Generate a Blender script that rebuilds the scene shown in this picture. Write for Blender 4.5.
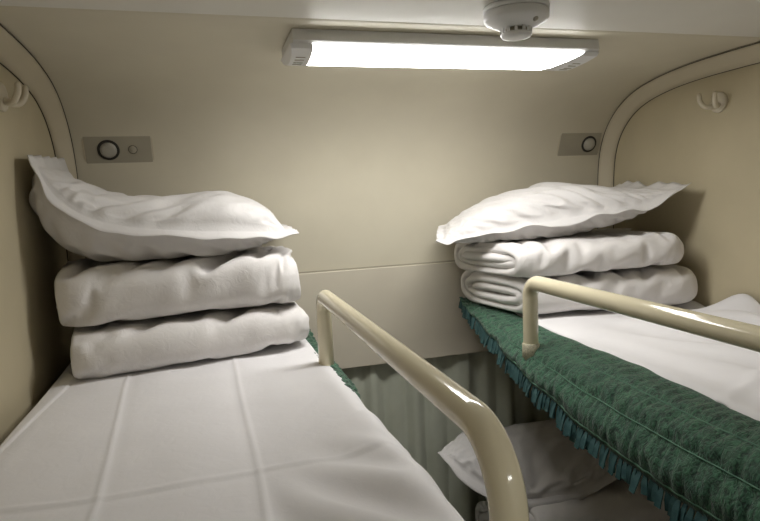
import bpy, bmesh, math, random
import numpy as np
from mathutils import Vector, Matrix, noise

# ------------------------------------------------------------------ camera, world, light, exposure
scene = bpy.context.scene
for o in list(bpy.data.objects):
    bpy.data.objects.remove(o, do_unlink=True)
ZC = 1.90                      # eye height; geometry below is written relative to the eye, z up
cam_d = bpy.data.cameras.new('camera')
cam = bpy.data.objects.new('camera', cam_d)
scene.collection.objects.link(cam)
scene.camera = cam
cam_d.sensor_width = 36.0
cam_d.lens = 592.6 / 760.0 * 36.0
cam_d.clip_start = 0.02
R_ = (0.95857, -0.28186, -0.04131); U_ = (0.07143, 0.09744, 0.99267); F_ = (0.27577, 0.95450, -0.11354)
cam.matrix_world = Matrix(((R_[0], U_[0], -F_[0], 0), (R_[1], U_[1], -F_[1], 0), (R_[2], U_[2], -F_[2], ZC), (0, 0, 0, 1)))

world = bpy.data.worlds.new('world'); scene.world = world
world.use_nodes = True
world.node_tree.nodes['Background'].inputs[0].default_value = (0.02, 0.022, 0.03, 1)
world.node_tree.nodes['Background'].inputs[1].default_value = 0.2
scene.view_settings.view_transform = 'Standard'
scene.view_settings.look = 'None'
scene.view_settings.gamma = 1.0
scene.view_settings.use_curve_mapping = False
scene.view_settings.exposure = 0.62
LAMP_STRENGTH = 15.0
LAMP_COLOR = (1.0, 0.985, 0.955, 1)

# ------------------------------------------------------------------ materials
def nodes_of(name):
    m = bpy.data.materials.new(name); m.use_nodes = True
    nt = m.node_tree; return m, nt, nt.nodes['Principled BSDF']

def coords(nt, scale=(1, 1, 1)):
    tc = nt.nodes.new('ShaderNodeTexCoord'); mp = nt.nodes.new('ShaderNodeMapping')
    mp.inputs['Scale'].default_value = scale
    nt.links.new(tc.outputs['Object'], mp.inputs['Vector']); return mp.outputs['Vector']

def mottled(name, c1, c2, rough=0.5, scale=6.0, bump=0.02, bscale=300.0, spec=0.4, metal=0.0, sheen=0.0, bdist=0.002):
    m, nt, p = nodes_of(name)
    v = coords(nt)
    n = nt.nodes.new('ShaderNodeTexNoise'); n.inputs['Scale'].default_value = scale; n.inputs['Detail'].default_value = 4
    r = nt.nodes.new('ShaderNodeValToRGB')
    r.color_ramp.elements[0].position = 0.35; r.color_ramp.elements[1].position = 0.65
    r.color_ramp.elements[0].color = (*c1, 1); r.color_ramp.elements[1].color = (*c2, 1)
    nt.links.new(v, n.inputs['Vector']); nt.links.new(n.outputs['Fac'], r.inputs['Fac'])
    nt.links.new(r.outputs['Color'], p.inputs['Base Color'])
    p.inputs['Roughness'].default_value = rough; p.inputs['Specular IOR Level'].default_value = spec
    p.inputs['Metallic'].default_value = metal
    if sheen: p.inputs['Sheen Weight'].default_value = sheen
    if bump:
        b = nt.nodes.new('ShaderNodeTexNoise'); b.inputs['Scale'].default_value = bscale; b.inputs['Detail'].default_value = 3
        bp = nt.nodes.new('ShaderNodeBump'); bp.inputs['Strength'].default_value = bump; bp.inputs['Distance'].default_value = bdist
        nt.links.new(v, b.inputs['Vector']); nt.links.new(b.outputs['Fac'], bp.inputs['Height'])
        nt.links.new(bp.outputs['Normal'], p.inputs['Normal'])
    return m

M = {}
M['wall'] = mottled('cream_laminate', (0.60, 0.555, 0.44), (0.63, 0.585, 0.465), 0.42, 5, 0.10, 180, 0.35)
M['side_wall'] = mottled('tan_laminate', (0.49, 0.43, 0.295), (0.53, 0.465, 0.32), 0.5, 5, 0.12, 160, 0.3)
M['ceiling'] = mottled('ceiling_laminate', (0.71, 0.69, 0.63), (0.74, 0.72, 0.66), 0.45, 4, 0.06, 180, 0.35)
M['front_wall'] = mottled('ivory_laminate', (0.72, 0.69, 0.60), (0.74, 0.71, 0.62), 0.5, 5, 0.05, 180, 0.3)
M['trim'] = mottled('cream_trim', (0.55, 0.49, 0.37), (0.58, 0.52, 0.39), 0.38, 5, 0.04, 200, 0.4)
M['gap'] = mottled('dark_seam', (0.05, 0.045, 0.035), (0.06, 0.05, 0.04), 0.8, 5, 0)
M['panel'] = mottled('pelmet_panel', (0.60, 0.55, 0.45), (0.63, 0.58, 0.475), 0.42, 5, 0.06, 200, 0.35)
M['rail'] = mottled('cream_enamel', (0.71, 0.645, 0.465), (0.73, 0.665, 0.48), 0.11, 8, 0.02, 60, 0.55)
M['plastic'] = mottled('white_plastic', (0.74, 0.74, 0.74), (0.77, 0.77, 0.77), 0.4, 8, 0)
M['hook'] = mottled('ivory_plastic', (0.62, 0.56, 0.44), (0.65, 0.59, 0.465), 0.35, 8, 0)
M['plate'] = mottled('khaki_plastic', (0.36, 0.33, 0.26), (0.39, 0.36, 0.28), 0.4, 8, 0)
M['knob'] = mottled('grey_plastic', (0.40, 0.38, 0.33), (0.44, 0.42, 0.36), 0.4, 8, 0)
M['dark'] = mottled('black_rubber', (0.02, 0.018, 0.015), (0.03, 0.027, 0.022), 0.5, 8, 0)
M['steel'] = mottled('brushed_steel', (0.42, 0.40, 0.36), (0.5, 0.48, 0.43), 0.35, 30, 0, metal=0.7)
M['mesh_sleeve'] = mottled('woven_sleeve', (0.35, 0.33, 0.24), (0.6, 0.56, 0.42), 0.6, 260, 0.4, 400)
M['floor'] = mottled('grey_floor', (0.10, 0.10, 0.10), (0.16, 0.155, 0.15), 0.6, 40, 0.05)
M['board'] = mottled('berth_board', (0.52, 0.47, 0.36), (0.55, 0.5, 0.38), 0.5, 6, 0.03)
M['glass'] = mottled('night_glass', (0.01, 0.012, 0.015), (0.015, 0.017, 0.02), 0.05, 3, 0, 300, 0.5)

def cloth_mat(name, c1, c2, bump=0.15):
    m, nt, p = nodes_of(name)
    v = coords(nt)
    n = nt.nodes.new('ShaderNodeTexNoise'); n.inputs['Scale'].default_value = 9; n.inputs['Detail'].default_value = 5
    r = nt.nodes.new('ShaderNodeValToRGB')
    r.color_ramp.elements[0].color = (*c1, 1); r.color_ramp.elements[1].color = (*c2, 1)
    r.color_ramp.elements[0].position = 0.3; r.color_ramp.elements[1].position = 0.7
    nt.links.new(v, n.inputs['Vector']); nt.links.new(n.outputs['Fac'], r.inputs['Fac']); nt.links.new(r.outputs['Color'], p.inputs['Base Color'])
    p.inputs['Roughness'].default_value = 0.85; p.inputs['Specular IOR Level'].default_value = 0.2
    p.inputs['Sheen Weight'].default_value = 0.12
    # fine crumple + weave relief
    a = nt.nodes.new('ShaderNodeTexNoise'); a.inputs['Scale'].default_value = 38; a.inputs['Detail'].default_value = 4; a.inputs['Distortion'].default_value = 1.2
    w = nt.nodes.new('ShaderNodeTexNoise'); w.inputs['Scale'].default_value = 600
    mx = nt.nodes.new('ShaderNodeMath'); mx.operation = 'MULTIPLY_ADD'; mx.inputs[1].default_value = 0.12
    nt.links.new(v, a.inputs['Vector']); nt.links.new(v, w.inputs['Vector'])
    nt.links.new(w.outputs['Fac'], mx.inputs[0]); nt.links.new(a.outputs['Fac'], mx.inputs[2])
    bp = nt.nodes.new('ShaderNodeBump'); bp.inputs['Strength'].default_value = bump; bp.inputs['Distance'].default_value = 0.006
    nt.links.new(mx.outputs[0], bp.inputs['Height']); nt.links.new(bp.outputs['Normal'], p.inputs['Normal'])
    return m
M['linen'] = cloth_mat('white_cotton', (0.74, 0.715, 0.70), (0.78, 0.755, 0.74), 0.28)
M['pillowcase'] = cloth_mat('white_pillowcase', (0.68, 0.66, 0.65), (0.71, 0.69, 0.68), 0.32)
M['sheet'] = cloth_mat('white_sheet', (0.78, 0.765, 0.775), (0.81, 0.795, 0.805), 0.10)
M['mattress'] = cloth_mat('mattress_ticking', (0.5, 0.47, 0.42), (0.55, 0.52, 0.46), 0.1)
M['curtain'] = cloth_mat('sage_curtain', (0.46, 0.48, 0.39), (0.52, 0.54, 0.45), 0.12)

def green_mat():
    m, nt, p = nodes_of('green_chenille')
    v = coords(nt)
    mp = nt.nodes.new('ShaderNodeMapping'); mp.inputs['Scale'].default_value = (0.6, 1.0, 0.6)
    nt.links.new(v, mp.inputs['Vector'])
    fine = nt.nodes.new('ShaderNodeTexNoise'); fine.inputs['Scale'].default_value = 130; fine.inputs['Detail'].default_value = 4; fine.inputs['Distortion'].default_value = 1.5
    nt.links.new(mp.outputs['Vector'], fine.inputs['Vector'])
    n = nt.nodes.new('ShaderNodeTexNoise'); n.inputs['Scale'].default_value = 22; n.inputs['Detail'].default_value = 5
    nt.links.new(v, n.inputs['Vector'])
    r = nt.nodes.new('ShaderNodeValToRGB')
    r.color_ramp.elements[0].color = (0.006, 0.028, 0.017, 1); r.color_ramp.elements[0].position = 0.36
    r.color_ramp.elements[1].color = (0.056, 0.165, 0.094, 1); r.color_ramp.elements[1].position = 0.64
    nt.links.new(fine.outputs['Fac'], r.inputs['Fac'])
    mix = nt.nodes.new('ShaderNodeMix'); mix.data_type = 'RGBA'; mix.blend_type = 'MULTIPLY'
    r2 = nt.nodes.new('ShaderNodeValToRGB')
    r2.color_ramp.elements[0].color = (0.75, 0.80, 0.82, 1); r2.color_ramp.elements[1].color = (1.0, 1.0, 0.95, 1)
    r2.color_ramp.elements[0].position = 0.35; r2.color_ramp.elements[1].position = 0.65
    nt.links.new(n.outputs['Fac'], r2.inputs['Fac'])
    mix.inputs['Factor'].default_value = 1.0
    nt.links.new(r.outputs['Color'], mix.inputs['A']); nt.links.new(r2.outputs['Color'], mix.inputs['B'])
    nt.links.new(mix.outputs['Result'], p.inputs['Base Color'])
    p.inputs['Roughness'].default_value = 0.65; p.inputs['Specular IOR Level'].default_value = 0.3
    p.inputs['Sheen Weight'].default_value = 0.25
    bp = nt.nodes.new('ShaderNodeBump'); bp.inputs['Strength'].default_value = 0.7; bp.inputs['Distance'].default_value = 0.006
    nt.links.new(fine.outputs['Fac'], bp.inputs['Height']); nt.links.new(bp.outputs['Normal'], p.inputs['Normal'])
    return m
M['green'] = green_mat()
M['piping'] = mottled('green_piping', (0.05, 0.14, 0.09), (0.09, 0.20, 0.13), 0.6, 60, 0.2, 500)
M['fringe'] = mottled('teal_fringe', (0.018, 0.058, 0.062), (0.036, 0.098, 0.100), 0.65, 40, 0.3, 500)

def emit_mat():
    m = bpy.data.materials.new('lit_diffuser'); m.use_nodes = True
    nt = m.node_tree; nt.nodes.remove(nt.nodes['Principled BSDF'])
    e = nt.nodes.new('ShaderNodeEmission'); e.inputs['Color'].default_value = LAMP_COLOR; e.inputs['Strength'].default_value = LAMP_STRENGTH
    n = nt.nodes.new('ShaderNodeTexNoise'); n.inputs['Scale'].default_value = 3
    nt.links.new(e.outputs[0], nt.nodes['Material Output'].inputs['Surface'])
    return m
M['lit'] = emit_mat()

# ------------------------------------------------------------------ helpers
col = scene.collection
def thing(name, loc, label, cat, group=None):
    o = bpy.data.objects.new(name, None); col.objects.link(o)
    o.empty_display_size = 0.05
    o.location = (loc[0], loc[1], loc[2] + ZC)
    o['label'] = label; o['category'] = cat
    if group: o['group'] = group
    return o
def base_of(parent):
    p = Vector((0, 0, 0))
    while parent is not None:
        p += parent.location; parent = parent.parent
    return p
def mesh_obj(name, verts, faces, mat, parent=None, smooth=False, origin=None, solid=0.0):
    """verts are eye-relative; origin (eye-relative) is where the object's own origin goes"""
    b = base_of(parent)
    if origin is None:
        origin = (0, 0, 0) if parent is None else (b.x, b.y, b.z - ZC)
    og = Vector(origin)
    me = bpy.data.meshes.new(name)
    me.from_pydata([(v[0] - og.x, v[1] - og.y, v[2] - og.z) for v in verts], [], faces)
    me.materials.append(M[mat])
    me.update()
    if smooth:
        me.polygons.foreach_set('use_smooth', [True] * len(me.polygons))
    o = bpy.data.objects.new(name, me); col.objects.link(o)
    w = Vector((og.x, og.y, og.z + ZC))
    o.location = w - b
    if parent is not None: o.parent = parent
    if solid:
        s = o.modifiers.new('thickness', 'SOLIDIFY'); s.thickness = solid; s.offset = 0
    return o
def tag(o, label, cat, group=None):
    o['label'] = label; o['category'] = cat
    if group: o['group'] = group
    return o
def structure(o):
    o['kind'] = 'structure'; return o
def fix_normals(o):
    bm = bmesh.new(); bm.from_mesh(o.data); bmesh.ops.recalc_face_normals(bm, faces=bm.faces); bm.to_mesh(o.data); bm.free(); return o
def box_vf(x0, x1, y0, y1, z0, z1, r=0.0, seg=3):
    bm = bmesh.new(); bmesh.ops.create_cube(bm, size=1.0)
    for v in bm.verts:
        v.co = Vector((x0 + (v.co.x + .5) * (x1 - x0), y0 + (v.co.y + .5) * (y1 - y0), z0 + (v.co.z + .5) * (z1 - z0)))
    if r: bmesh.ops.bevel(bm, geom=list(bm.edges), offset=r, segments=seg, affect='EDGES', profile=0.5)
    bm.verts.index_update()
    vs = [tuple(v.co) for v in bm.verts]; fs = [tuple(l.vert.index for l in f.loops) for f in bm.faces]; bm.free()
    return vs, fs
def box(name, x0, x1, y0, y1, z0, z1, mat, parent=None, r=0.0, seg=3):
    vs, fs = box_vf(x0, x1, y0, y1, z0, z1, r, seg)
    return mesh_obj(name, vs, fs, mat, parent, smooth=False)
def grid_faces(nu, nv, off=0, flip=False, wrap_u=False):
    fs = []
    for i in range(nu - (0 if wrap_u else 1)):
        for j in range(nv - 1):
            a = off + i * nv + j; b = off + ((i + 1) % nu) * nv + j
            fs.append((a, a + 1, b + 1, b) if flip else (a, b, b + 1, a + 1))
    return fs
def tube_vf(path, rad, seg=20, caps=True):
    """tube along a list of points, rad may be a function of the index"""
    vs = []; fs = []
    n = len(path); P = [Vector(p) for p in path]
    t0 = (P[1] - P[0]).normalized()
    ref = Vector((0, 0, 1)) if abs(t0.z) < 0.9 else Vector((1, 0, 0))
    nrm = (ref - t0 * ref.dot(t0)).normalized()
    for i in range(n):
        t = (P[min(i + 1, n - 1)] - P[max(i - 1, 0)]).normalized()
        nrm = (nrm - t * nrm.dot(t)).normalized(); b = t.cross(nrm)
        r = rad(i) if callable(rad) else rad
        for k in range(seg):
            a = 2 * math.pi * k / seg
            vs.append(tuple(P[i] + (nrm * math.cos(a) + b * math.sin(a)) * r))
    for i in range(n - 1):
        for k in range(seg):
            fs.append((i * seg + k, i * seg + (k + 1) % seg, (i + 1) * seg + (k + 1) % seg, (i + 1) * seg + k))
    if caps:
        fs.append(tuple(range(seg - 1, -1, -1))); fs.append(tuple((n - 1) * seg + k for k in range(seg)))
    return vs, fs
def lathe_vf(prof, seg=32):
    """prof: list of (r, z); about local z"""
    vs = []; fs = []
    for (r, z) in prof:
        for k in range(seg):
            a = 2 * math.pi * k / seg; vs.append((r * math.cos(a), r * math.sin(a), z))
    for i in range(len(prof) - 1):
        for k in range(seg):
            fs.append((i * seg + k, i * seg + (k + 1) % seg, (i + 1) * seg + (k + 1) % seg, (i + 1) * seg + k))
    fs.append(tuple(range(seg - 1, -1, -1))); fs.append(tuple((len(prof) - 1) * seg + k for k in range(seg)))
    return vs, fs
def xf(vs, origin, ex, ey, ez):
    o = Vector(origin); ex = Vector(ex); ey = Vector(ey); ez = Vector(ez)
    return [tuple(o + ex * v[0] + ey * v[1] + ez * v[2]) for v in vs]
def spline(pts, t):
    """Catmull-Rom through points, t in 0..1 over equal knots"""
    n = len(pts) - 1; k = min(int(t * n), n - 1); f = t * n - k
    p1 = Vector(pts[k]); p2 = Vector(pts[k + 1])
    p0 = Vector(pts[k - 1]) if k > 0 else p1 * 2 - p2
    p3 = Vector(pts[k + 2]) if k + 2 <= n else p2 * 2 - p1
    return 0.5 * ((2 * p1) + (p2 - p0) * f + (2 * p0 - 5 * p1 + 4 * p2 - p3) * f * f + (3 * p1 - p0 - 3 * p2 + p3) * f ** 3)
def lut(tab, x):
    if x <= tab[0][0]: return tab[0][1]
    for (a, fa), (b, fb) in zip(tab, tab[1:]):
        if x <= b:
            t = (x - a) / (b - a); t = t * t * (3 - 2 * t); return fa + (fb - fa) * t
    return tab[-1][1]
def lin(tab, x):
    if x <= tab[0][0]: return tab[0][1]
    for (a, fa), (b, fb) in zip(tab, tab[1:]):
        if x <= b: return fa + (fb - fa) * (x - a) / (b - a)
    return tab[-1][1]
def nz(x, y, z=0.0): return noise.noise(Vector((x, y, z)))
def sm(a, b, x):
    t = max(0.0, min(1.0, (x - a) / (b - a))); return t * t * (3 - 2 * t)

# ------------------------------------------------------------------ the setting
XL, XR, YB, YF = -0.447, 1.663, 2.20, -0.16
FLOOR = -ZC
# curved roof-side profile (y, z) of the window wall, from the pelmet up to the ceiling seam
prof = [(2.20, -0.285), (2.20, -0.10), (2.198, 0.04), (2.188, 0.12), (2.165, 0.19), (2.125, 0.252), (2.06, 0.31), (1.975, 0.352), (1.87, 0.378), (1.74, 0.394), (1.58, 0.401), (1.38, 0.403)]
def prof_pt(t):
    return spline([(0, p[0], p[1]) for p in prof], t)
NP = 64
PT = [prof_pt(i / (NP - 1)) for i in range(NP)]
def offset_profile(d):
    out = []
    for i, p in enumerate(PT):
        t = (PT[min(i + 1, NP - 1)] - PT[max(i - 1, 0)]).normalized()
        nrm = Vector((0, -t.z, t.y))      # into the room
        if nrm.y > 0 or nrm.z > 0.2: nrm = -nrm
        out.append(p + nrm * d)
    return out
def loft(name, rows, mat, parent=None, smooth=True, solid=0.0):
    nv = len(rows[0]); vs = [tuple(p) for r in rows for p in r]
    o = mesh_obj(name, vs, grid_faces(len(rows), nv), mat, parent, smooth, solid=solid)
    return o
back = thing('wall_back', (0.6, YB, FLOOR), '', ''); del back['label'], back['category']; structure(back)
loft('curved_panel', [[(x, p.y, p.z) for p in PT + offset_profile(-0.02)[::-1] + PT[:1]] for x in (-0.402, 0.1, 0.6, 1.1, 1.622)], 'wall', back, True)
# pelmet panel under the seam, with its recessed seam strip
box('pelmet_panel', -0.402, 1.622, 2.188, 2.212, -0.672, -0.288, 'panel', back, 0.003, 2)
box('seam_strip', -0.402, 1.622, 2.196, 2.23, -0.290, -0.282, 'plate', back)
box('lower_wall_panel', XL, XR, 2.27, 2.31, FLOOR, -1.22, 'wall', back)
box('window_reveal', XL, -0.2, 2.24, 2.28, -1.22, -0.6, 'wall', back)
box('window_reveal', 1.42, XR, 2.24, 2.28, -1.22, -0.6, 'wall', back)
box('pelmet_back', XL, XR, 2.24, 2.28, -0.6, -0.28, 'wall', back)
win = thing('window_1', (0.61, 2.27, -1.22), '', ''); del win['label'], win['category']; structure(win)
for a in ((-0.2, -0.15, -1.22, -0.6), (1.37, 1.42, -1.22, -0.6), (-0.2, 1.42, -1.22, -1.17), (-0.2, 1.42, -0.65, -0.6)):
    box('window_frame', a[0], a[1], 2.262, 2.30, a[2], a[3], 'panel', win, 0.004, 2)
box('window_pane', -0.15, 1.37, 2.275, 2.285, -1.17, -0.65, 'glass', win)

structure(box('floor', XL - .1, XR + .1, YF - .1, 2.4, FLOOR - 0.04, FLOOR, 'floor'))
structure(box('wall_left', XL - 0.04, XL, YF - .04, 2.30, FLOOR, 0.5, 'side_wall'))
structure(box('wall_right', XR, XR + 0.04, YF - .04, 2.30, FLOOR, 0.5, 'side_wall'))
ceil = structure(box('ceiling', XL, XR, YF, 1.376, 0.397, 0.44, 'ceiling', None, 0.0015, 1))
box('seam_strip', XL, XR, 1.37, 1.39, 0.409, 0.44, 'gap', ceil)
# door wall behind the camera, its sliding door set open to let in the added corridor light
structure(box('wall_front', XL, 0.33, YF - 0.04, YF, FLOOR, 0.44, 'front_wall'))
wf = bpy.data.objects['wall_front']
box('wall_panel', 0.92, XR, YF - 0.04, YF, FLOOR, 0.44, 'front_wall', wf)
box('door_header', 0.33, 0.92, YF - 0.04, YF, 0.22, 0.44, 'front_wall', wf)
dr = structure(box('door_1', 0.93, 1.54, YF - 0.075, YF - 0.05, FLOOR + 0.01, 0.24, 'board', None, 0.004, 2))
box('door_handle', 0.97, 1.0, YF - 0.105, YF - 0.075, -0.95, -0.75, 'steel', dr, 0.006, 2)
structure(box('wall_corridor', -1.4, 2.6, -1.10, -1.06, FLOOR, 0.44, 'front_wall'))
cc = structure(box('ceiling_corridor', -1.4, 2.6, -1.10, YF - 0.04, 0.40, 0.44, 'ceiling'))
structure(box('floor_corridor', -1.4, 2.6, -1.10, YF - 0.1, FLOOR - 0.04, FLOOR, 'floor'))
CLM = thing('corridor_fill_lamp', (0.62, -0.62, 0.40), 'added fill lamp on the unseen corridor ceiling behind the doorway', 'lamp')  # added lamp out of view, brightens the fronts of the bedding piles
box('housing', 0.25, 0.99, -0.70, -0.54, 0.37, 0.3995, 'plastic', CLM, 0.006, 2)
box('diffuser', 0.28, 0.96, -0.68, -0.56, 0.345, 0.3695, 'lit', CLM, 0.008, 3)

# arched corner trims between the window wall and the two side walls
inner = offset_profile(0.052); mid1 = offset_profile(0.012); mid2 = offset_profile(0.036)
def ext(line):   # carry on towards the camera under the ceiling
    return [Vector((0, line[0].y, -0.30))] + line + [Vector((0, y, line[-1].z - 0.0)) for y in (1.2, 0.8, 0.4, 0.0, YF)]
def trim(name, xs, sgn):
    ro = [(xs[0], p.y, p.z) for p in ext(PT)]
    r1 = [(xs[0] + (xs[1] - xs[0]) * .22, p.y, p.z) for p in ext(mid1)]
    r2 = [(xs[0] + (xs[1] - xs[0]) * .72, p.y, p.z) for p in ext(mid2)]
    ri = [(xs[1], p.y, p.z) for p in ext(inner)]
    o = loft(name, [ro, r1, r2, ri] if sgn > 0 else [ri, r2, r1, ro], 'trim')
    o.modifiers.new('t', 'SOLIDIFY').thickness = 0.004; structure(o); fix_normals(o)
    # dark joints along both edges
    pa = [(xs[0] - sgn * 0.0, p.y, p.z) for p in offset_profile(0.003)]
    v, f = tube_vf(pa, 0.0028, 8); mesh_obj('joint_seal', v, f, 'gap', o, True)
    pb = [(xs[1], p.y, p.z) for p in offset_profile(0.054)]
    v, f = tube_vf(pb, 0.0016, 8); mesh_obj('joint_line', v, f, 'gap', o, True)
    return o
trim('trim_1', (-0.402, XL + 0.001), -1)
trim('trim_2', (1.622, XR - 0.001), 1)

# ------------------------------------------------------------------ settling of cloth
def cloth_solve(P0, P, eu, ev, e1, e2, hold, iters, smooth):
    nu, nv = P0.shape[:2]; hold = hold[..., None]; fam = []
    for a, b, e in ((1, 0, eu), (0, 1, ev), (1, 1, e1), (1, -1, e2)):
        A = (slice(0, nu - a), slice(max(0, -b), nv - max(0, b))); B = (slice(a, nu), slice(max(0, b), nv + min(0, b)))
        fam.append((A, B, np.linalg.norm(P0[B] - P0[A], axis=2) * (1 + 0.5 * (e[A] + e[B]))))
    V = np.zeros_like(P)
    for it in range(iters):
        D = np.zeros_like(P)
        for A, B, L in fam:
            d = P[B] - P[A]; l = np.sqrt((d * d).sum(2)) + 1e-9
            c = d * (0.5 * (1 - L / l))[..., None]; D[A] += c; D[B] -= c
        V = V * 0.8 + D * 0.225
        P = P + V * (1 - hold); X = P - P0
        lap = np.zeros_like(X); lap[1:-1] += X[2:] + X[:-2] - 2 * X[1:-1]; lap[:, 1:-1] += X[:, 2:] + X[:, :-2] - 2 * X[:, 1:-1]
        l2 = np.zeros_like(X); l2[1:-1] += lap[2:] + lap[:-2] - 2 * lap[1:-1]; l2[:, 1:-1] += lap[:, 2:] + lap[:, :-2] - 2 * lap[:, 1:-1]
        P = P0 + (X - smooth * l2) * (1 - hold)
    return P
def buckle(P0, eu, ev, e1, e2, hold, seed, levels=((3, 80, .01), (1, 30, .02)), kick=0.003):
    """lets a grid of cloth (nu, nv, 3), cut larger than its filling by eu / ev / e1 / e2 along the grid and its diagonals,
    settle into creases, coarse folds first"""
    P0 = np.asarray(P0, dtype=float); nu, nv = P0.shape[:2]
    def bc(a): return np.array(np.broadcast_to(np.asarray(a, dtype=float), (nu, nv)))
    eu, ev, e1, e2, hold = map(bc, (eu, ev, e1, e2, hold)); X = None
    rng = np.random.default_rng(int(seed * 10))
    for (st, it, smo) in levels:
        iu = np.unique(np.r_[np.arange(0, nu, st), nu - 1]); iv = np.unique(np.r_[np.arange(0, nv, st), nv - 1]); ix = np.ix_(iu, iv)
        Q0 = P0[ix]
        if X is None:
            n = np.cross(np.gradient(Q0, axis=0), np.gradient(Q0, axis=1)); n /= np.linalg.norm(n, axis=2, keepdims=True) + 1e-12
            r = rng.standard_normal(Q0.shape[:2])
            for _ in range(3):
                r[1:-1] = (r[2:] + r[:-2] + 2 * r[1:-1]) / 4; r[:, 1:-1] = (r[:, 2:] + r[:, :-2] + 2 * r[:, 1:-1]) / 4
            Q = Q0 + n * (r / r.std() * bc(kick)[ix])[..., None] * (hold[ix] < .5)[..., None]
        else: Q = Q0 + X[ix]
        D = cloth_solve(Q0, Q, eu[ix], ev[ix], e1[ix], e2[ix], hold[ix], it, smo) - Q0
        if st > 1:
            au = np.arange(nu); av = np.arange(nv)
            T = np.stack([np.stack([np.interp(au, iu, D[:, j, c]) for j in range(len(iv))], 1) for c in range(3)], 2)
            X = np.stack([np.stack([np.interp(av, iv, T[i, :, c]) for i in range(nu)], 0) for c in range(3)], 2)
            for _ in range(st):
                X[1:-1] = (X[2:] + X[:-2] + 2 * X[1:-1]) / 4; X[:, 1:-1] = (X[:, 2:] + X[:, :-2] + 2 * X[:, 1:-1]) / 4
            X *= (1 - hold)[..., None]
        else: X = D
    return P0 + X
def patches(shape, fu, fv, seed, lo, hi):
    """a smooth random field between lo and hi over a grid"""
    return np.array([[lo + (hi - lo) * sm(-0.25, 0.35, nz(i / shape[0] * fu + seed, j / shape[1] * fv, seed)) for j in range(shape[1])] for i in range(shape[0])])

# ------------------------------------------------------------------ berths
def berth(x0, x1, label, top=-0.462, name='upper_berth', mt=0.10, inset=0.0):
    t = thing(name, ((x0 + x1) / 2, 1.1, top - mt - 0.085), label, 'bunk bed')
    box('base_board', x0 + inset, x1, 0.10, 2.165, top - mt - 0.085, top - mt - 0.005, 'board', t, 0.012, 3)
    o = box('mattress', x0 + 0.004, x1 - 0.004, 0.105, 2.16, top - mt, top, 'mattress', t, 0.035, 5)
    o.data.polygons.foreach_set('use_smooth', [True] * len(o.data.polygons))
    return t
BL = berth(XL + 0.012, 0.256, 'upper bunk on the left under the flat white sheet')
BR = berth(0.972, XR - 0.012, 'upper bunk on the right under the green cover', mt=0.085, inset=0.09)

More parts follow.
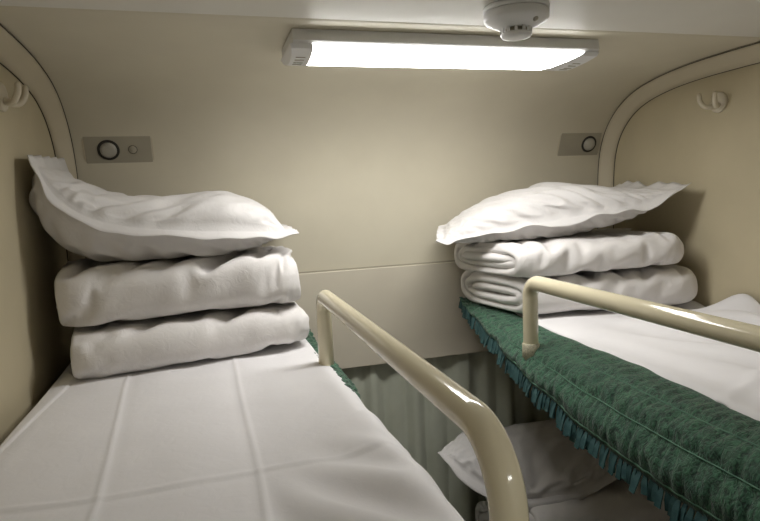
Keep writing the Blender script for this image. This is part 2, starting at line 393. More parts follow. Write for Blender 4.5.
def cover(name, label, stations, inner_x, flip, fringe_y, zin=-0.458, seed=1):
    """stations: (y, x_top, z_top, x_hem, z_hem); draped side of a bed cover with piping and tassels"""
    t = thing(name, (stations[0][3], 1.1, -0.62), label, 'bed cover', 'green crochet bed covers')
    S = sorted(stations); NS = 300; NV = 26
    tabs = [[(s[0], s[k]) for s in S] for k in (1, 2, 3, 4)]
    y0, y1 = S[0][0], S[-1][0]
    rows = []; hem = []; pipes = {k: [] for k in (8, 16, 24)}
    for i in range(NS):
        y = y0 + (y1 - y0) * i / (NS - 1)
        xt, zt, xh, zh = [lut(tb, y) for tb in tabs]
        row = [(inner_x, y, zin), ((inner_x + xt) / 2, y, zin)]
        for j in range(NV):
            q = j / (NV - 1)
            cx, cz = xh + (xt - xh) * 0.02, zt + 0.006
            x = (1 - q) ** 2 * xt + 2 * q * (1 - q) * cx + q * q * xh
            z = (1 - q) ** 2 * zt + 2 * q * (1 - q) * cz + q * q * zh
            # soft lengthwise rolls of the quilted bands and small puckers
            d = 0.012 * abs(math.sin(q * math.pi * 3.0)) ** 1.3 * sm(0.10, .3, q)
            d += 0.004 * nz(y * 9 + seed, q * 4, seed) + 0.0030 * nz(y * 55, q * 6, seed + 3) * sm(.05, .3, q)
            side = -1 if xh < xt else 1
            x += side * d * (0.35 + q * .65); z += d * (1 - q) * .8
            row.append((x, y, z))
        rows.append(row); hem.append(row[-1])
        for k in pipes: pipes[k].append(Vector(row[2 + k]) + Vector(((-1 if xh < xt else 1) * 0.002, 0, 0.001)))
    G = np.array(rows); hd = np.full(G.shape[:2], 0.004)
    hd[:, :4 if not flip else 12] = 1; hd[:, -1] = 1; hd[0] = hd[-1] = 1
    for k in pipes: hd[:, 2 + k] = 0.6
    G = buckle(G, .10, 0, .05, .02, hd, seed, ((1, 120, .004),), 0.002)
    o = loft('draped_cloth', G, 'green', t); fix_normals(o)
    m = o.modifiers.new('thickness', 'SOLIDIFY'); m.thickness = 0.004; m.offset = 0
    for k, p in pipes.items():
        v, f = tube_vf(p, 0.0018 if k != 24 else 0.0026, 6); mesh_obj('piping', v, f, 'piping', t, True)
    # tassels: one shared mesh, hanging from the hem
    w, h = 0.0071, 0.045
    vs = [(-w * .55, 0, 0), (w * .55, 0, 0), (-w, .0015, -h * .45), (w, .0015, -h * .45), (-w * 1.05, -.001, -h), (w * 1.05, -.001, -h)]
    vs = [(x, y - .0016, z) for x, y, z in vs] + [(x, y + .0016, z) for x, y, z in vs] + [(0, -.004, -h * .5), (0, -.0035, -h * 1.05)]
    fs = [(0, 2, 12), (0, 12, 1), (1, 12, 3), (2, 4, 13, 12), (3, 12, 13, 5), (7, 9, 8, 6), (9, 11, 10, 8), (0, 6, 8, 2), (2, 8, 10, 4), (1, 3, 9, 7), (3, 5, 11, 9), (4, 10, 13), (5, 13, 11), (13, 10, 11), (0, 1, 7, 6)]
    me = bpy.data.meshes.new('tassel'); me.from_pydata(vs, [], fs); me.materials.append(M['fringe']); me.update()
    rnd = random.Random(seed)
    b = base_of(t); acc = 0.0; step = 0.0155; last = Vector(hem[0])
    for i in range(1, NS):
        p = Vector(hem[i]); seg = (p - last)
        L = seg.length
        while acc <= L:
            c = last + seg * (acc / L)
            d = bpy.data.objects.new('tassel', me); col.objects.link(d); d.parent = t
            ang = math.atan2(seg.y, seg.x)
            d.location = c + Vector((0, 0, ZC + 0.003)) - b
            d.rotation_euler = (rnd.uniform(-.18, .18) + 0.30, rnd.uniform(-.16, .16), ang + (math.pi if flip else 0) + rnd.uniform(-.2, .35))
            s = rnd.uniform(.85, 1.12); d.scale = (1, 1, s)
            acc += step
        acc -= L; last = p
    return t
stR = [(2.14, 1.10, -0.440, 0.945, -0.425), (2.05, 1.08, -0.442, 0.930, -0.445), (1.957, 1.05, -0.446, 0.915, -0.463), (1.72, 1.02, -0.448, 0.877, -0.490),
       (1.572, 1.005, -0.450, 0.850, -0.519), (1.361, 1.0, -0.450, 0.830, -0.546), (1.166, .99, -0.450, 0.825, -0.581), (1.015, .98, -0.450, 0.822, -0.593),
       (.87, .965, -0.450, 0.82, -0.600), (.5, .95, -0.450, 0.82, -0.605), (.11, .95, -0.450, 0.82, -0.605)]
CR = cover('bed_cover', 'green crochet bed cover with teal fringe hanging off the right bunk', stR, 1.35, False, None, seed=4)
stL = [(2.14, 0.24, -0.456, 0.285, -0.47), (1.98, 0.24, -0.454, 0.302, -0.455), (1.80, 0.24, -0.454, 0.300, -0.48), (1.55, .24, -0.455, 0.305, -0.475), (1.36, .24, -0.456, 0.310, -0.475),
       (1.2, .20, -0.458, 0.302, -0.54), (.9, .20, -0.458, 0.300, -0.60), (.11, .20, -0.458, 0.300, -0.61)]
CL = cover('bed_cover', 'green crochet bed cover edge peeking out beside the left guard rail', stL, 0.0, True, None, seed=9)

# ------------------------------------------------------------------ sheets
def cloth_grid(fn, nu, nv):
    return [[fn(i / (nu - 1), j / (nv - 1)) for j in range(nv)] for i in range(nu)]
def crease(d, w): return math.exp(-(d / w) ** 2)
YC = [(-0.6, 0.963), (-0.325, 0.963), (-0.209, 0.95), (0.042, 0.954), (0.282, 0.967), (0.5, 0.987)]
XC1 = [(0.943, -0.189), (1.553, -0.221)]
XC2 = [(0.789, 0.052), (1.002, 0.051), (1.436, 0.047)]
XC3 = [(1.214, -0.398), (1.588, -0.358)]
def left_sheet(u, v):
    y = 0.12 + 2.02 * v
    xl = -0.405 + 0.012 * nz(y * 2.2, 3.1)
    xr = lut([(0.12, 0.24), (0.58, 0.25), (0.68, 0.375), (1.1, 0.365), (1.42, 0.295), (1.7, 0.272), (2.14, 0.272)], y) + 0.006 * nz(y * 5, 8.0)
    x = xl + (xr - xl) * u
    z = -0.447
    z += 0.006 * nz(x * 3.2, y * 2.4, 1.3) + 0.003 * nz(x * 9, y * 5, 5.0)
    # pressed fold lines of the laundered sheet
    yc = lin(YC, x)
    z += 0.0022 * crease(y - yc, 0.006) - 0.0030 * crease(y - yc + 0.012, 0.010) * 0.4
    z += 0.0022 * crease(x - lin(XC1, y), 0.005) * sm(.6, .9, y) - 0.0008 * crease(x - lin(XC1, y) - .014, 0.013)
    z += 0.0022 * crease(x - lin(XC2, y), 0.005) - 0.0008 * crease(x - lin(XC2, y) + .014, 0.013)
    z += 0.0035 * sm(0.004, -0.002, x - lin(XC3, y))
    # soft drag folds towards the aisle edge
    z += 0.010 * sm(0.05, 0.25, x) * max(0, nz(x * 3 + y * 3.0, y * 7 - x * 9, 2.2)) * (1 - sm(1.3, 1.5, y))
    # edge rolls down over the side
    e = lut([(0.12, 0.20), (0.58, 0.21), (0.68, 0.268), (1.1, 0.262), (1.5, 0.24), (2.14, 0.24)], y)
    if x > e:
        k = x - e; roll = lut([(0.12, 1), (1.2, 1), (1.45, .35), (2.14, 0.1)], y)
        drop = 6.5 * k * k * roll
        z -= drop; x -= drop * 0.55
    if x < -0.36: z -= 3.0 * (x + 0.36) ** 2
    return (x, y, z)
G = np.array(cloth_grid(left_sheet, 230, 330))
drag = np.exp(-((G[..., 0] - 0.20) / 0.10) ** 2 - ((G[..., 1] - 0.80) / 0.16) ** 2)
hold = np.full(G.shape[:2], 0.0015); hold[0] = hold[-1] = 1
G = buckle(G, .003 + .03 * drag, .001 + .006 * drag, .18 * drag, .0 * drag, hold, 3.7, ((5, 140, .002), (2, 30, .01)), 0.0004 + 0.005 * drag)
o = loft('bed_sheet', G, 'sheet', None, True)
o.modifiers.new('thickness', 'SOLIDIFY').thickness = 0.0025; fix_normals(o)
tag(o, 'flat white bed sheet with pressed creases on the left bunk', 'bed sheet', 'sheets on the upper bunks')

def right_sheet(u, v):
    y = 0.12 + 2.0 * v
    xl = lut([(0.12, .925), (.5, .928), (.82, .952), (1.04, .978), (1.33, .992), (1.5, 0.998), (1.8, 1.012), (1.95, 1.04), (2.12, 1.08)], y) + 0.004 * nz(y * 6, 1.0)
    xr = 1.648 + 0.004 * nz(y * 4, 7)
    x = xl + (xr - xl) * u
    z = -0.443 + 0.006 * nz(x * 3.4, y * 2.5, 9.3) + 0.003 * nz(x * 9, y * 6, 4.0)
    z += 0.014 * sm(1.1, 1.35, x) * abs(nz(x * 5 + y * 2, y * 5, 11.0)) * (1 - sm(1.5, 1.7, y))
    z += 0.006 * crease(y - 1.05 - 0.5 * (x - 1.25), 0.02)
    # cloth bunched up against the wall in soft waves
    w = sm(1.56, 1.648, x) * (1 - sm(1.62, 1.75, y))
    z += w * (0.030 + 0.034 * math.sin(y * 22.0 + 0.4) * sm(0.2, .6, y))
    z += crease(x - 1.55, 0.035) * 0.012 * (1 + math.sin(y * 15))* (1 - sm(1.5, 1.62, y))
    # rolled hem on the aisle edge
    k = x - xl
    if k < 0.022: z -= 0.010 * (1 - k / 0.022) ** 2
    return (x, y, z)
G = np.array(cloth_grid(right_sheet, 150, 220))
hold = np.full(G.shape[:2], 0.0015); hold[0] = hold[-1] = 1
rum = sum(0.0 + np.clip((1.66 - G[..., 1]) / .2, 0, 1) * np.exp(-((G[..., 0] - 1.38) / .17) ** 2) for _ in (0,))
G = buckle(G, .002 + .05 * rum, .001 + .02 * rum, .15 * rum, .0 * rum, hold, 5.1, ((5, 140, .002), (2, 30, .01)), 0.0004 + 0.004 * rum)
o = loft('bed_sheet', G, 'sheet', None, True)
o.modifiers.new('thickness', 'SOLIDIFY').thickness = 0.004; fix_normals(o)
tag(o, 'white bed sheet rumpled against the wall on the right bunk', 'bed sheet', 'sheets on the upper bunks')

# ------------------------------------------------------------------ quilts and pillows
def soft(z, lo, hi, k=0.010):
    # presses cloth flat against the layer above and below
    if z > hi - k: z = hi - k * math.exp(-(z - hi + k) / k)
    if z < lo + k: z = lo + k * math.exp((z - lo - k) / k)
    return z
def quilt(label, cx, cy, z0, z1, L, D, yaw, seed, group='rolled white quilts', shear_l=0.0, shear_r=0.0, layer=0.034, amp=1.0, rise=0.0, hand=1, cat='quilt', swell=0.050, d1=0.3, d2=1.0):
    """a comforter rolled flat: one thick layer wound twice, layers show at both ends"""
    NT, NX = 160, 100
    H = z1 - z0 + swell; turns = 2.15
    pts = []
    for i in range(NT):
        th = turns * 2 * math.pi * (i / (NT - 1)) ** 1.3 - 0.35 * math.pi
        k = max(0.0, th + 0.35 * math.pi) / (2 * math.pi)
        a = D / 2 - layer / 2 - layer * 1.05 * k; b = max(H / 2 - layer / 2 - layer * 0.96 * k, 0.006)
        c, s = math.cos(th), math.sin(th); e = 2 / 3.0
        pts.append(Vector((hand * a * math.copysign(abs(c) ** e, c), -b * math.copysign(abs(s) ** e, s), k)))
    nr = []
    for i in range(NT):
        t = pts[min(i + 1, NT - 1)] - pts[max(i - 1, 0)]; t.z = 0; t.normalize()
        n = Vector((t.y, -t.x, 0)) * -hand
        c = Vector((pts[i].x, pts[i].y, 0))
        if n.dot(Vector((c.x / D ** 2, c.y / H ** 2, 0))) < 0: n = -n
        nr.append(n)
    vs = []
    cyaw, syaw = math.cos(yaw), math.sin(yaw)
    for side in (1, -1):
        for i in range(NT):
            p = pts[i]; n = nr[i]; k = p.z
            endt = min(1.0, min(i, NT - 1 - i) / 5.0); endt = math.sqrt(max(0.0, 1 - (1 - endt) ** 2))
            lo = -L / 2 + 0.016 * nz(k * 3.1, seed, 1.0) + -0.004 * k
            hi = L / 2 + 0.016 * nz(k * 3.1, seed, 7.0) + 0.004 * k
            lo += shear_l * (p.x / D); hi += shear_r * (p.x / D)
            for j in range(NX):
                q = j / (NX - 1)
                q = 0.5 - 0.5 * math.cos(math.pi * q) if False else q
                # denser rings at both ends
                qq = q + 0.09 * math.sin(2 * math.pi * q) * -0.9
                x = lo + (hi - lo) * qq
                de = min(x - lo, hi - x); ee = min(1.0, de / 0.040)
                puff = math.sqrt(max(0.0, 1 - (1 - ee) ** 2))
                th = layer / 2 * (0.10 + 0.90 * puff) * endt * 1.14
                # the whole roll narrows a little towards its ends
                sq = 1 - 0.10 * (1 - min(1.0, de / 0.09)) ** 2
                w = 0.0
                if side == 1:
                    tt = i / 14.0
                    w = amp * (0.007 * nz(x * 5 + seed, tt * .5, seed) + 0.003 * nz(x * 14 - tt * .6, tt * .8, seed + 2))
                    w += amp * 0.007 * nz(x * 25 + seed, i / 5.0, 3.0) * (1 - min(1, de / .12))
                    w *= puff
                py = p.x * sq + n.x * (th * side + w); pz = p.y * sq + n.y * (th * side + w)
                z = (z0 + z1) / 2 + pz
                z = soft(z, z0 + 0.0015, z1 - 0.001)
                z += rise * x / L
                vs.append((cx + x * cyaw - py * syaw, cy + x * syaw + py * cyaw, z))
    n1 = NT * NX
    G = np.array(vs[:n1]).reshape(NT, NX, 3)
    hold = np.ones((NT, NX)); 
    for i in range(NT):
        hold[i, :] = 0.0006 + 0.9994 * sm(1.05, 1.2, pts[i].z)
    hold[:, :1] = 1; hold[:, -1:] = 1; hold[:3, :] = 1
    q1 = patches((NT, NX), 6, 4, seed + 3, .01, 1.0) * amp
    G = buckle(G, .012, .110 * q1 + .02, .12 * d1 * q1, .15 * d2 * q1, hold, seed, ((2, 130, .004), (1, 35, .010)), 0.004)
    for i in range(NT):
        for j in range(NX):
            p = G[i, j]; r = rise * ((p[0] - cx) * cyaw + (p[1] - cy) * syaw) / L
            vs[i * NX + j] = (p[0], p[1], soft(p[2] - r, z0 + 0.0015, z1 - 0.001, 0.006) + r)
    fs = grid_faces(NT, NX) + grid_faces(NT, NX, n1, True)
    for i in range(NT - 1):
        for j in (0, NX - 1):
            a = i * NX + j; b = (i + 1) * NX + j
            fs.append((a, b, b + n1, a + n1) if j else (b, a, a + n1, b + n1))
    for j in range(NX - 1):
        for i in (0, NT - 1):
            a = i * NX + j; b = a + 1
            fs.append((a, b, b + n1, a + n1))
    o = mesh_obj('rolled_quilt', vs, fs, 'linen', None, True, origin=(cx, cy, z0))
    fix_normals(o)
    tag(o, label, cat, group); return o

QL2 = quilt('lower rolled white quilt on the left bunk, lying on the sheet', -0.064, 1.825, -0.441, -0.319, 0.625, 0.43, math.radians(10), 3.3, amp=1.5, rise=0.012, shear_l=0.02)
QL1 = quilt('upper rolled white quilt on the left bunk, under the bent pillow', -0.074, 1.845, -0.316, -0.160, 0.640, 0.42, math.radians(6), 8.1, amp=1.4, rise=-0.002, shear_r=0.03)
QR2 = quilt('lower rolled white quilt on the right bunk, behind the guard rail post', 1.298, 1.862, -0.433, -0.299, 0.67, 0.45, math.radians(-7), 5.7, amp=0.6, shear_l=-0.11, shear_r=-0.02)
QR1 = quilt('upper rolled white quilt on the right bunk, under the puffy pillow', 1.252, 1.862, -0.297, -0.182, 0.63, 0.45, math.radians(-7), 12.4, amp=0.6, shear_l=-0.13, shear_r=-0.01, rise=0.016)

def pillow(label, front, backl, top, bot, seed, flange=0.042, group='white pillows', sag=1.0, amp=1.0, flw=1.0, droop=0.016, floor=None, crease_fn=None, levels=((2, 120, .004), (1, 45, .012))):
    """front/backl: 3D control points of the front and back outer hems, left to right; top/bot: thickness tables over u"""
    Lg = sum((Vector(a) - Vector(b)).length for a, b in zip(front, front[1:])); Wd = (Vector(front[len(front) // 2]) - Vector(backl[len(backl) // 2])).length
    fu, fv = flange / Lg, flange / Wd
    def samples(f, n):
        s = [f * k / 4 for k in range(4)]
        for k in range(n + 1):
            t = k / n; t = t + 0.09 * -math.sin(2 * math.pi * t); s.append(f + (1 - 2 * f) * t)
        return s + [1 - f * k / 4 for k in range(3, -1, -1)]
    US = samples(fu, 130); VS = samples(fv, 84)
    nu, nv = len(US), len(VS)
    mid = [[spline(front, u).lerp(spline(backl, u), v) for v in VS] for u in US]
    nrm = [[None] * nv for _ in range(nu)]
    for i in range(nu):
        for j in range(nv):
            du = mid[min(i + 1, nu - 1)][j] - mid[max(i - 1, 0)][j]; dv = mid[i][min(j + 1, nv - 1)] - mid[i][max(j - 1, 0)]
            nrm[i][j] = du.cross(dv).normalized()
    vs = []; wt = []; ge = []
    for side in (1, -1):
        for i, u in enumerate(US):
            for j, v in enumerate(VS):
                a = (u - fu) / (1 - 2 * fu) * 2 - 1; b = (v - fv) / (1 - 2 * fv) * 2 - 1
                # mid-side pinch of a stuffed case
                m = mid[i][j].copy(); n = nrm[i][j]
                fl = max(abs(a) - 1, 0) * (0.5 / fu) * (1 - 2 * fu) , max(abs(b) - 1, 0) * (0.5 / fv) * (1 - 2 * fv)
                wav = 0.0055 * flw * (fl[1] * nz(u * 11 + seed, v * 2, seed) + fl[0] * nz(v * 9, u * 2, seed + 4)) * 1.8
                m += n * wav
                if b < -1: m -= n * droop * fl[1] ** 1.3 * sm(0.0, 0.3, u) * sm(0.0, .1, 1 - u)
                if abs(a) < 1 and abs(b) < 1:
                    ha = (1 - abs(a) ** 2.5) ** 0.55; hb = (1 - abs(b) ** 2.6) ** (0.38 if side == 1 else 0.30)
                    h = ha * hb
                    T = (lut(top, u) if side == 1 else lut(bot, u)) * h
                    ea, eb = 1 - abs(a), 1 - abs(b)
                    g = sm(0, 0.06, ea) * sm(0, 0.06, eb)
                    w = 0.0085 * nz(a * 2.2 + seed, b * 1.8, seed + 1) * h
                    m += n * side * (T + w * amp + 0.0012)
                else:
                    m += n * side * 0.0012
                if floor is not None and side == -1: m.z = soft(m.z, floor(m.x), 9.0)
                inside = min(1 - abs(a), 1 - abs(b))
                wt.append(1.0 if inside < 0.004 else 0.0006)
                ge.append((math.exp(-(1 - abs(b)) / .35), math.exp(-(1 - abs(a)) / .30)))
                vs.append(tuple(m))
    n1 = nu * nv
    for k, side in enumerate((1, -1)):
        G = np.array(vs[k * n1:(k + 1) * n1]).reshape(nu, nv, 3); g = np.array(ge[k * n1:(k + 1) * n1]).reshape(nu, nv, 2)
        hold = np.array(wt[k * n1:(k + 1) * n1]).reshape(nu, nv)
        uu = np.array(US)[:, None] * np.ones((1, nv))
        if crease_fn and side == 1: eu, ev, e1, e2 = crease_fn(uu, g[..., 0], g[..., 1])
        else: eu, ev, e1, e2 = .03 + .05 * g[..., 0], .05 * g[..., 1], .02, .05
        G = buckle(G, eu, ev, e1, e2, hold, seed + k, levels)
        if floor is not None and side == -1:
            for p in G.reshape(-1, 3): p[2] = soft(p[2], floor(p[0]), 9.0, 0.005)
        vs[k * n1:(k + 1) * n1] = [tuple(p) for p in G.reshape(-1, 3)]
    fs = grid_faces(nu, nv) + grid_faces(nu, nv, n1, True)
    ring = [i * nv for i in range(nu)] + [(nu - 1) * nv + j for j in range(1, nv)] + [i * nv + nv - 1 for i in range(nu - 2, -1, -1)] + [j for j in range(nv - 2, 0, -1)]
    for k in range(len(ring)):
        a, b = ring[k], ring[(k + 1) % len(ring)]; fs.append((a, b, b + n1, a + n1))
    og = Vector(front[len(front) // 2]).lerp(Vector(backl[len(backl) // 2]), .5)
    o = mesh_obj('pillow', vs, fs, 'pillowcase', None, True, origin=(og.x, og.y, min(v[2] for v in vs)))
    fix_normals(o)
    tag(o, label, 'pillow', group); return o

pillow('white pillow bent up against the left wall on the quilts',
       [(-0.415, 1.68, 0.130), (-0.374, 1.65, 0.040), (-0.309, 1.635, -0.022), (-0.220, 1.635, -0.056), (-0.098, 1.645, -0.078), (0.04, 1.665, -0.090), (0.153, 1.70, -0.100), (0.258, 1.735, -0.106)],
       [(-0.430, 2.13, 0.150), (-0.395, 2.14, 0.060), (-0.335, 2.15, 0.0), (-0.235, 2.15, -0.035), (-0.10, 2.15, -0.052), (0.04, 2.15, -0.06), (0.16, 2.15, -0.075), (0.272, 2.15, -0.10)],
       [(0, 0.035), (0.2, 0.062), (0.42, 0.060), (0.53, 0.070), (0.72, 0.108), (0.88, .105), (1, 0.06)],
       [(0, 0.06), (0.15, 0.115), (0.35, 0.125), (0.6, 0.105), (0.85, 0.08), (1, 0.05)], 2.2, amp=1.1, floor=lambda x: -0.160,
       crease_fn=lambda u, g0, g1: (.08 * np.exp(-((u - .36) / .24) ** 2) + .04 * g0, .045 * g1, 0 * u, .16 * np.exp(-((u - .40) / .19) ** 2) + .01))
pillow('puffy white pillow with pointed flange corners on the right quilts',
       [(0.752, 1.90, -0.182), (0.83, 1.875, -0.176), (0.95, 1.835, -0.163), (1.08, 1.795, -0.140), (1.22, 1.755, -0.116), (1.36, 1.715, -0.098), (1.48, 1.685, -0.078), (1.595, 1.655, -0.012)],
       [(0.86, 2.14, -0.13), (0.94, 2.145, -0.12), (1.05, 2.15, -0.10), (1.16, 2.15, -0.08), (1.28, 2.145, -0.065), (1.40, 2.13, -0.055), (1.52, 2.11, -0.04), (1.63, 2.08, 0.0)],
       [(0, 0.04), (0.3, 0.085), (0.55, 0.090), (0.8, 0.065), (1, 0.03)],
       [(0, 0.03), (0.2, 0.06), (0.5, 0.09), (0.8, 0.08), (1, 0.04)], 6.6, amp=1.1, floor=lambda x: -0.184 + 0.026 * (x - 1.25), flange=0.048, flw=2.6,
       crease_fn=lambda u, g0, g1: (.04 + .04 * g0, .04 * g1, .20 * np.exp(-((u - .6) / .30) ** 2), .0 * u), levels=((1, 170, .006),), droop=0.002)

# ------------------------------------------------------------------ guard rails
def fillet_path(pts, rads, seg=10):
    P = [Vector(p) for p in pts]; out = [P[0]]
    for i in range(1, len(P) - 1):
        r = rads[i - 1]; a = (P[i - 1] - P[i]).normalized(); b = (P[i + 1] - P[i]).normalized()
        ang = a.angle(b); d = r / math.tan(ang / 2)
        s = P[i] + a * d; e = P[i] + b * d
        c = P[i] + (a + b).normalized() * (r / math.sin(ang / 2))
        n = (s - c).cross(e - c).normalized(); tot = (s - c).angle(e - c)
        for k in range(seg + 1):
            out.append(c + Matrix.Rotation(tot * k / seg, 3, n) @ (s - c))
    out.append(P[-1]); return out
def guard_rail(label, x, y0, y1, zt, zb, r, rf, rn, foot=0.0):
    t = thing('guard_rail', (x, (y0 + y1) / 2, zb), label, 'guard rail', 'cream guard rails')
    pts = [(x, y1, zb), (x, y1, zt), (x, y0, zt), (x, y0, zb)]; rr = [rf, rn]
    if foot:     # the posts turn in under the mattress
        pts = [(x + foot, y1, zb)] + pts + [(x + foot, y0, zb)]; rr = [.03] + rr + [.03]
    v, f = tube_vf(fillet_path(pts, rr, 14), r, 28)
    mesh_obj('rail_tube', v, f, 'rail', t, True)
    return t
GL = guard_rail('cream enamel guard rail beside the left bunk', 0.280, 0.525, 1.525, -0.262, -0.60, 0.0205, 0.045, 0.085)
GR = guard_rail('cream enamel guard rail on the green covered right bunk', 0.868, 0.50, 1.48, -0.268, -0.575, 0.0215, 0.045, 0.085, 0.195)
def sleeve(rail, x, y, z0, z1, r):
    v, f = lathe_vf([(r, z0), (r + .003, z0 + .003), (r + .003, z1 - .003), (r, z1)], 28)
    o = mesh_obj('grip_sleeve', [(a + x, b + y, c) for a, b, c in v], f, 'mesh_sleeve', rail, True)
    o['label'] = 'woven mesh sleeve round the post foot'
sleeve(GR, 0.868, 1.48, -0.49, -0.445, 0.0215)

# ------------------------------------------------------------------ curtain
def curtain_fn(u, v):
    x = -0.18 + 1.58 * u; z = -0.64 - 0.80 * v
    ph = x * 62 + 2.5 * nz(x * 3.0, 1.2) * 2
    a = 0.015 + 0.014 * v
    y = 2.230 + a * (math.sin(ph) * .6 + 0.5 * math.sin(ph * .47 + 1.3)) + 0.006 * nz(x * 30, v * 1.5, 3.0)
    return (x + 0.008 * math.cos(ph) * v, min(max(y, 2.216 - 0.03 * sm(.08, .4, v)), 2.262), z)
o = loft('window_curtain', cloth_grid(curtain_fn, 420, 30), 'curtain')
o.modifiers.new('thickness', 'SOLIDIFY').thickness = 0.002
tag(o, 'sage green pleated curtain hanging below the cream panel', 'curtain')

# ------------------------------------------------------------------ lower berth on the right with its own pile
LB = berth(0.905, XR - 0.012, 'lower bunk beneath the right upper bunk', top=-1.42, name='lower_berth', mt=0.12)
box('plinth', 0.95, XR - 0.012, 0.12, 2.16, FLOOR, -1.625, 'board', LB, 0.006, 2)
def low_sheet(u, v):
    x = 0.915 + 0.73 * u; y = 0.13 + 2.0 * v
    return (x, y, -1.408 + 0.005 * nz(x * 3, y * 2.4, 21.0))
o = loft('bed_sheet', cloth_grid(low_sheet, 30, 60), 'sheet'); o.modifiers.new('thickness', 'SOLIDIFY').thickness = 0.003
tag(o, 'white bed sheet on the lower bunk, under the dim quilts', 'bed sheet')
quilt('lowest rolled white quilt on the lower bunk, in deep shade', 1.29, 1.90, -1.40, -1.265, 0.62, 0.42, math.radians(-5), 15.2, shear_l=-0.08)
quilt('dim rolled white quilt under the pillow on the lower bunk', 1.32, 1.88, -1.26, -1.135, 0.60, 0.42, math.radians(-7), 18.9, shear_l=-0.10)
pillow('dim white pillow on the lower bunk, below the green fringe',
       [(0.770, 2.0, -0.985), (0.80, 1.96, -1.01), (0.85, 1.90, -1.06), (0.93, 1.84, -1.115), (1.05, 1.79, -1.150), (1.20, 1.77, -1.135), (1.36, 1.78, -1.10), (1.52, 1.80, -1.06)],
       [(0.95, 2.16, -0.99), (1.0, 2.165, -0.995), (1.06, 2.17, -1.0), (1.14, 2.17, -1.0), (1.24, 2.165, -1.0), (1.36, 2.155, -1.0), (1.48, 2.14, -1.0), (1.62, 2.12, -1.0)],
       [(0, 0.03), (0.3, 0.065), (0.6, 0.075), (1, 0.04)],
       [(0, 0.03), (0.4, 0.05), (1, 0.05)], 9.4, amp=1.0, floor=lambda x: -1.134)

# ------------------------------------------------------------------ ceiling lamp
LMP = thing('ceiling_lamp', (0.67, 1.56, 0.40), 'long lit white tube lamp fixed under the curved ceiling', 'lamp')
xa, xb = 0.285, 1.035
def prism(name, sec, x0s, x1s, mat, parent, smooth=False):
    """sec: list of (y,z); x0s/x1s: per-point end positions"""
    n = len(sec); vs = [(x0s[i], sec[i][0], sec[i][1]) for i in range(n)] + [(x1s[i], sec[i][0], sec[i][1]) for i in range(n)]
    fs = [tuple(range(n)), tuple(range(2 * n - 1, n - 1, -1))] + [(i, i + n, (i + 1) % n + n, (i + 1) % n) for i in range(n)]
    return fix_normals(mesh_obj(name, vs, fs, mat, parent, smooth))
def roof_z(y): return lin([(p.y, p.z) for p in reversed(PT)], y) - 0.001
hs = [(1.475, roof_z(1.475)), (1.470, 0.374), (1.480, 0.366), (1.655, 0.366), (1.672, roof_z(1.672) - .012), (1.675, roof_z(1.675))]
prism('housing', hs, [xa - .055] * 6, [xb + .055] * 6, 'plastic', LMP)
ds = [(1.476, 0.3655), (1.482, 0.358), (1.52, 0.350), (1.58, 0.345), (1.62, 0.346), (1.645, 0.353), (1.652, 0.3655)]
k0 = [xa - 0.006 + 0.012 * (i / 6) for i in range(7)]
prism('diffuser', ds, k0, [xb - 0.085 * (i / 6) + .012 for i in range(7)], 'lit', LMP)
cs = [(1.474, 0.3665), (1.480, 0.357), (1.52, 0.349), (1.58, 0.344), (1.62, 0.345), (1.648, 0.352), (1.656, 0.3665)]
drop = [0, .3, .75, 1, .95, .6, 0]
c1 = prism('end_cap', cs, [xa - .062 + .012 * d for d in drop], [a - .0005 for a in k0], 'plastic', LMP)
c2 = prism('end_cap', cs, [xb - 0.085 * (i / 6) + .0125 for i in range(7)], [xb + .058 - .012 * d for d in drop], 'plastic', LMP)
for cpt, xc in ((c1, xa - 0.028), (c2, xb + 0.025)):
    for k in range(4):
        yy = 1.535 + k * 0.022
        zz = lin([(p[0], p[1]) for p in cs], yy)
        box('vent_slot', xc - .012, xc + .012, yy - .0025, yy + .0025, zz - .0012, zz + .002, 'plate', cpt)

# ------------------------------------------------------------------ smoke detector
SD = thing('smoke_detector', (0.692, 1.225, 0.397), 'round white smoke detector hanging from the ceiling before the lamp', 'smoke detector')
def lathe_at(name, prof_, mat, parent, c=(0.692, 1.225, 0.397), seg=40):
    v, f = lathe_vf(prof_, seg); return fix_normals(mesh_obj(name, [(a + c[0], b + c[1], z + c[2]) for a, b, z in v], f, mat, parent, True))
lathe_at('mounting_base', [(0.0, 0), (0.077, 0), (0.079, -.003), (0.079, -.011), (0.077, -.0125), (0.0, -.0125)], 'plastic', SD)
lathe_at('detector_body', [(0.0, -.0135), (0.076, -.0135), (0.078, -.016), (0.078, -.030), (0.074, -.036), (0.040, -.052), (0.0, -.052)], 'plastic', SD)
for k in range(12):
    a = 2 * math.pi * k / 12
    vs, fs = box_vf(-.0035, .0035, -.0015, .0015, -.064, -.050)
    mesh_obj('chamber_fin', xf(vs, (0.692 + .036 * math.cos(a), 1.225 + .036 * math.sin(a), .397), (-math.sin(a), math.cos(a), 0), (math.cos(a), math.sin(a), 0), (0, 0, 1)), fs, 'plastic', SD)
lathe_at('chamber_core', [(0.0, -.0515), (0.026, -.0515), (0.026, -.063), (0, -.063)], 'plate', SD)
lathe_at('chamber_cap', [(0.0, -.0635), (0.037, -.0635), (0.038, -.067), (0.034, -.073), (0.018, -.077), (0.0, -.0775)], 'plastic', SD)
v, f = lathe_vf([(0, 0), (.007, 0), (.0065, .003), (.004, .0045), (0, .005)], 16)
ez = Vector((0.25, -0.80, -.75)).normalized(); ex = Vector((1, .3, 0)).normalized(); ex = (ex - ez * ex.dot(ez)).normalized(); ey = ez.cross(ex)
mesh_obj('indicator_light', xf(v, (0.692 + .018, 1.225 - .0575, .397 - .043), ex, ey, ez), f, 'steel', SD, True)

SD.scale = (0.92, 0.92, 0.90)

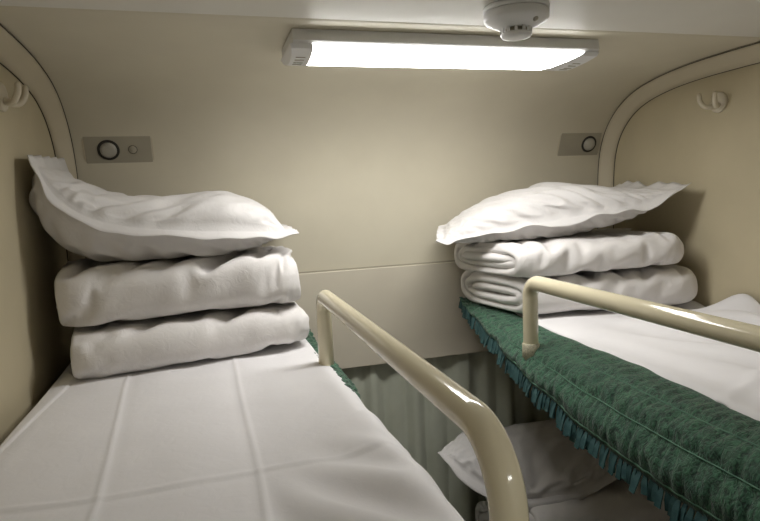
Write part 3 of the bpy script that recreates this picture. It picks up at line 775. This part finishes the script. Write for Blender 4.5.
# ------------------------------------------------------------------ control panels on the curved wall
def wall_frame(z):
    best = min(range(NP), key=lambda i: abs(PT[i].z - z))
    t = (PT[min(best + 1, NP - 1)] - PT[best - 1]).normalized()
    p = PT[best]; n = Vector((0, -t.z, t.y))
    if n.y > 0: n = -n
    return Vector((0, p.y, p.z)), Vector((0, t.y, t.z)), n
def control_panel(label, x0, x1, zc, hh, knob_x, btn_x):
    p, t, n = wall_frame(zc)
    L = thing('control_panel', ((x0 + x1) / 2, p.y, p.z - hh), label, 'control panel', 'wall control panels')
    cx = (x0 + x1) / 2; w = (x1 - x0) / 2
    def put(name, vf, mat, x, d=0.0, parent=None):
        v, f = vf
        o = mesh_obj(name, xf(v, (x, p.y + n.y * d, p.z + n.z * d), (1, 0, 0), tuple(t), tuple(n)), f, mat, parent or L, True)
        return fix_normals(o)
    fr = put('face_plate', box_vf(-w, w, -hh, hh, -0.012, 0.004, 0.0025, 2), 'plate', cx, 0.0)
    fr.data.polygons.foreach_set('use_smooth', [False] * len(fr.data.polygons))
    rim = put('plate_rim', box_vf(-w - .005, w + .005, -hh - .005, hh + .005, -0.014, 0.0028, 0.001, 1), 'trim', cx, 0.0)
    rim.data.polygons.foreach_set('use_smooth', [False] * len(rim.data.polygons))
    k = put('knob', lathe_vf([(0, .0035), (.0255, .0035), (.0262, .007), (.025, .010), (.0225, .011), (.021, .0145), (.019, .0155), (0, .0155)], 36), 'knob', knob_x)
    put('bezel', lathe_vf([(.0265, .002), (.0345, .002), (.0345, .0058), (.0325, .0072), (.0265, .0060)], 36), 'dark', knob_x, 0, L)
    put('knob_ring', lathe_vf([(.0212, .0105), (.0238, .0105), (.0238, .0122), (.0212, .0122)], 36), 'steel', knob_x, 0, k)
    if btn_x is not None:
        put('button_ring', lathe_vf([(.0128, .003), (.0145, .003), (.0145, .0048), (.0128, .0048)], 28), 'gap', btn_x)
        put('button', lathe_vf([(0, .003), (.0125, .003), (.0128, .0055), (.0115, .007), (0, .0075)], 28), 'plate', btn_x)
control_panel('khaki control panel with knob and button above the left pillow', -0.368, -0.160, 0.180, 0.047, -0.295, -0.220)
control_panel('khaki control panel with single knob beside the right corner trim', 1.418, 1.612, 0.172, 0.050, 1.558, None)

# ------------------------------------------------------------------ coat hooks
def coat_hook(label, x, y, z, s, reach=1.0):
    """s: +1 hook points to +x (mounted on the left wall), -1 on the right wall"""
    t = thing('coat_hook', (x, y, z), label, 'coat hook', 'ivory coat hooks')
    v, f = lathe_vf([(0, 0), (.034, 0), (.034, .005), (.030, .009), (.015, .0105), (0, .011)], 28)
    fix_normals(mesh_obj('base_disc', xf(v, (x, y, z), (0, 0, 1), (0, s, 0), (s, 0, 0)), f, 'hook', t, True))
    for dy, dz in ((-0.040, 0.0), (0.022, 0.004)):
        path = [(x + s * .004, y + dy * .1, z - .006), (x + s * .024 * reach, y + dy * .35, z - .014), (x + s * .044 * reach, y + dy * .7, z - .012), (x + s * .058 * reach, y + dy * .95, z + .005), (x + s * .062 * reach, y + dy * 1.05, z + .028 + dz)]
        P = [spline(path, i / 20) for i in range(21)]
        v, f = tube_vf(P, lambda i: 0.0092 - 0.0022 * i / 20 if i < 20 else 0.004, 14)
        mesh_obj('prong', v, f, 'hook', t, True)
coat_hook('ivory double coat hook on the left wall', XL, 1.63, 0.262, 1, 0.8)
coat_hook('ivory double coat hook on the right wall', XR, 1.615, 0.252, -1)
